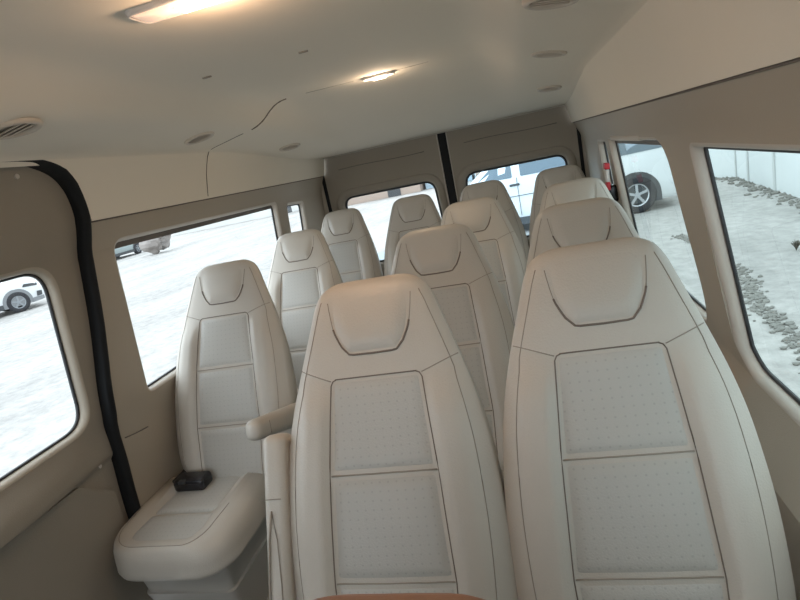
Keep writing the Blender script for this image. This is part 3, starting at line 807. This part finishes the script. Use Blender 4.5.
# white hatchback seen through the sliding door window
a_ = PI/2-.5
car('parked_car', (-15.45-(1.32*cos(a_)+.80*sin(a_)), 13.95-(1.32*sin(a_)-.80*cos(a_)), GROUND), a_, 4.3, 1.5, .95, hatch, (-1.30, 1.32), .325, M['carwhite'], M['greyhub'],
    [[(-1.6, 1.0), (-.35, 1.0), (-.35, 1.38), (-1.35, 1.36)], [(-.27, 1.0), (.72, 1.0), (.3, 1.38), (-.27, 1.38)]],
    'white hatchback seen through the sliding door window', extras=[('headlight', [(1.55, .74), (1.98, .70), (2.02, .78), (1.62, .83)], 'darkplastic'), ('fog_lamp_recess', [(1.88, .36), (2.05, .36), (2.08, .50), (1.92, .52)], 'darkplastic'), ('lower_bumper', [(1.72, .20), (2.10, .22), (2.10, .34), (1.72, .34)], 'greyplastic')], arch='greyplastic')
car('parked_car', (-23.2-.88, 28.6, GROUND), PI/2, 4.3, 1.5, .95, hatch, (-1.30, 1.32), .34, M['carteal'], M['greyhub'],
    [[(-1.6, 1.0), (-.35, 1.0), (-.35, 1.38), (-1.35, 1.36)], [(-.27, 1.0), (.72, 1.0), (.3, 1.38), (-.27, 1.38)]],
    'distant grey green car left of the stone mound, through the long left window')
mpv = [(-2.35, 1.0, .95, .80, .70), (-2.2, 1.65, 1.2, .88, .70), (-1.6, 1.80, 1.23, .90, .72), (0, 1.84, 1.23, .90, .72), (1.1, 1.80, 1.22, .90, .72), (1.45, 1.62, 1.20, .90, .72), (2.1, 1.16, 1.08, .90, .76), (2.5, 1.02, .95, .86, .72), (2.7, .80, .72, .74, .62)]
# its side faces the van; front points to the left of the picture
car('parked_minivan', (2.82-1.50, 12.5+.90, GROUND), PI, 5, 1.85, 1.22, mpv, (-1.50, 1.55), .385, M['carwhite'], M['alloy'],
    [[(-2.1, 1.27), (-.98, 1.25), (-.98, 1.70), (-1.95, 1.68)], [(-.90, 1.25), (.82, 1.25), (.82, 1.70), (-.90, 1.70)], [(1.0, 1.25), (1.80, 1.25), (1.25, 1.68), (1.0, 1.70)]],
    'white minivan parked across behind the rear doors', 'car',
    extras=[('door_handle', [(.86, 1.06), (1.08, 1.06), (1.08, 1.11), (.86, 1.11)], 'darkplastic'), ('door_gap', [(.905, .4), (.915, .4), (.915, 1.24), (.905, 1.24)], 'darkplastic'), ('body_crease', [(-1.0, .82), (1.9, .84), (1.9, .85), (-1.0, .835)], 'darkplastic')])
# ------------------------------------------------------------------ yard things
def blob(bm, c, r, sq=(1, 1, 1), sub=2, j=.25):
    v = bmesh.ops.create_icosphere(bm, subdivisions=sub, radius=1)['verts']
    ph = random.random()*9
    for q in v:
        k = 1+j*(sin(q.co.x*3+ph)*cos(q.co.y*4-ph)+.5*sin(q.co.z*5+ph*2)); q.co = Vector((q.co.x*sq[0], q.co.y*sq[1], q.co.z*sq[2]))*r*k+Vector(c)
bm = bmesh.new()
for k in range(9):
    x = random.uniform(-.55, .5); blob(bm, (x, random.uniform(-.4, .4), random.uniform(.2, 1.2)), random.uniform(.35, .5), (1, .9, 1.1), 3)
md = bmo('boulder_heap', bm, M['mound'], None, smooth=False); md.location = (-19.3, 27.2, GROUND-.12); md.scale = (1.1, 1.1, 1.25); tag(md, 'brown grey stone heap far off through the long left window', 'stones')

fe = empty('panel_fence', (5.3, 12, GROUND))
M['fence'] = mat('fence_panel', (.66, .68, .68), .5, noise=.04, nscale=2)
def fpt(y): return interp([(7, 5.0), (11, 5.18), (15.2, 5.66), (16.7, 5.1), (21, 3.9), (25, 3.0)], y)
yy = [6.5, 8.4, 10.3, 12.2, 14.1, 15.2, 16.7, 18.8, 21, 25]
for a, b in zip(yy, yy[1:]):
    xa, xb = fpt(a), fpt(b); ang = math.atan2(b-a, xb-xa); L_ = math.hypot(b-a, xb-xa)
    p = rbox('fence_panel', L_-.06, .04, 2.5, .008, M['fence'], fe, Matrix.Translation(((xa+xb)/2-5.3, (a+b)/2-12, 1.27)) @ Matrix.Rotation(ang, 4, 'Z'), 2, smooth=False)
    rbox('fence_post', .07, .07, 2.55, .008, M['kerb'], fe, Matrix.Translation((xb-5.3-.02, b-12, 1.275)), 2, smooth=False)
tag(fe, 'white panel fence beyond the front right window', 'fence')

bm = bmesh.new()
for k in range(360):
    y = random.uniform(7, 17.5); x = fpt(y)-abs(random.gauss(.06, .16)); r = random.uniform(.015, .055)
    blob(bm, (x, y, r*.4), r, (1.3, 1, .7), 1)
rb = bmo('rubble', bm, M['rock'], None, smooth=False); rb.location = (0, 0, GROUND); tag(rb, 'broken grey rubble along the foot of the white fence', 'rubble', kind='stuff')
bm = bmesh.new()
for k in range(1100):
    s = random.random(); y = lerp(3.2, 9.6, s**1.2); x = interp([(3.2, 2.28), (4.7, 2.47), (5.9, 2.62), (7.1, 2.78), (8.0, 2.88), (11.4, 2.9)], y)+.05*sin(y*3.1)+random.gauss(0, .05+.02*(1+sin(y*2))); r = random.uniform(.008, .026)
    blob(bm, (x, y, r*.4), r, (1.3, 1, .7), 1)
rb = bmo('rubble', bm, M['rock'], None, smooth=False); rb.location = (0, 0, GROUND); tag(rb, 'line of dark gravel crossing the yard outside the right windows', 'gravel', kind='stuff')
def weed(x, y, h, n, label):
    bm = bmesh.new()
    for k in range(n):
        a = random.random()*2*PI; l = h*random.uniform(.6, 1.1); s = random.uniform(.1, .6)
        tube_bm(bm, [(0, 0, 0), (cos(a)*l*s*.4, sin(a)*l*s*.4, l*.6), (cos(a)*l*s, sin(a)*l*s, l)], .004, 4)
    o = bmo('dry_weed', bm, M['weed']); o.location = (x, y, GROUND); tag(o, label, 'plant')
weed(3.69, 7.6, .13, 40, 'low dark weed on the yard, higher of the two at the right edge')
weed(3.20, 6.1, .24, 5, 'thin upright dry twig on the yard, lower right')
sl = rbox('paving_slab', 1.5, 2.6, .06, .01, M['slab'], smooth=False); sl.location = (-3.15, 11.6, GROUND+.03); tag(sl, 'pale blue grey slab for a car hood seen through the left rear window', 'slab')  # flat box added in place of a bluish shape taken for a car hood
# far low buildings behind
for x, y, w, h, d, mm, lab in ((-9, 38, 6, 1.9, 3, 'buildbrown', 'brown shed far behind, at the left of the left rear window'), (-4.2, 39, 3.2, 2.1, 3, 'buildblue', 'blue clad kiosk far behind the left rear door'), (-1.2, 38.5, 2.2, 2.1, 3, 'buildbrown', 'narrow brown shed far behind, right of the blue kiosk'), (-22, 46, 16, 2.4, 5, 'build', 'long pale building far off on the left')):
    hs = empty('outbuilding', (x, y, GROUND)); rbox('wall', w, d, h, .02, M[mm], hs, Matrix.Translation((0, 0, h/2)), 2, smooth=False)
    rbox('roof', w+.3, d+.3, .12, .02, M['kerb'], hs, Matrix.Translation((0, 0, h+.06)), 2, smooth=False)
    rbox('door', .9, .06, 1.7, .01, M['darkplastic'], hs, Matrix.Translation((w*.2, -d/2, .85)), 2, smooth=False)
    tag(hs, lab, 'building')

# ------------------------------------------------------------------ light
w = bpy.data.worlds.new('World'); bpy.context.scene.world = w; w.use_nodes = True
nt = w.node_tree; bg = nt.nodes['Background']
tc = nt.nodes.new('ShaderNodeTexCoord'); sp_ = nt.nodes.new('ShaderNodeSeparateXYZ'); cr_ = nt.nodes.new('ShaderNodeValToRGB')
nt.links.new(tc.outputs['Generated'], sp_.inputs[0]); nt.links.new(sp_.outputs['Z'], cr_.inputs[0]); mr_ = nt.nodes.new('ShaderNodeMapRange'); mr_.inputs['From Min'].default_value = -1; mr_.inputs['To Min'].default_value = 1.42; mr_.inputs['To Max'].default_value = .68
vm_ = nt.nodes.new('ShaderNodeVectorMath'); vm_.operation = 'SCALE'
nt.links.new(sp_.outputs['X'], mr_.inputs['Value']); nt.links.new(cr_.outputs[0], vm_.inputs[0]); nt.links.new(mr_.outputs[0], vm_.inputs['Scale']); nt.links.new(vm_.outputs[0], bg.inputs[0])
cr_.color_ramp.elements[0].color = (.76, .87, .96, 1); cr_.color_ramp.elements[0].position = 0
cr_.color_ramp.elements[1].color = (.80, .91, 1.0, 1); cr_.color_ramp.elements[1].position = .8
bg.inputs[1].default_value = 3.8
def bulb(name, loc, power, col, r=.02):
    l = bpy.data.lights.new(name, 'POINT'); l.energy = power; l.color = col; l.shadow_soft_size = r
    o = bpy.data.objects.new(name, l); C.objects.link(o); o.location = loc; return o
bulb('dome_lamp_light', (.02, .985, .300), 1.6, (1, .66, .42))
bulb('rear_dome_lamp_light', (.015, 2.285, .312), 1.2, (1, .76, .54))
def area(name, loc, sx, sy, power, col):
    l = bpy.data.lights.new(name, 'AREA'); l.shape = 'RECTANGLE'; l.size = sx; l.size_y = sy; l.energy = power; l.color = col
    o = bpy.data.objects.new(name, l); C.objects.link(o); o.location = loc
area('dome_lamp_beam', (.02, .985, .333), .12, .035, .9, (1, .60, .36))
area('rear_dome_lamp_beam', (.015, 2.285, .333), .06, .025, .8, (1, .72, .48))

# ------------------------------------------------------------------ camera
f, yaw, pitch, roll = 545.93, .254, .240, .211
cd = bpy.data.cameras.new('Camera'); cam = bpy.data.objects.new('Camera', cd); C.objects.link(cam)
cd.sensor_fit = 'HORIZONTAL'; cd.sensor_width = 36; cd.lens = f*36/800; cd.clip_start = .02; cd.clip_end = 400
fw = Vector((-sin(yaw)*cos(pitch), cos(yaw)*cos(pitch), -sin(pitch)))
rt = Vector((cos(yaw), sin(yaw), 0)); up = rt.cross(fw)
# image horizontal direction of the horizon is (cos r, -sin r)
R_ = rt*cos(roll)-up*sin(roll)*-1*-1
R_ = rt*cos(roll)-up*sin(roll)*1
U_ = up*cos(roll)+rt*sin(roll)
Mx = Matrix((R_, U_, -fw)).transposed().to_4x4(); Mx.translation = Vector((.5, 0, 0)); cam.matrix_world = Mx
sc = bpy.context.scene; sc.camera = cam
sc.view_settings.view_transform = 'Standard'; sc.view_settings.look = 'None'; sc.view_settings.gamma = 1; sc.view_settings.use_curve_mapping = False
sc.view_settings.exposure = .12
sc.cycles.use_denoising = True; sc.cycles.max_bounces = 12; sc.cycles.diffuse_bounces = 8; sc.cycles.transparent_max_bounces = 16
sc.cycles.sample_clamp_indirect = 6
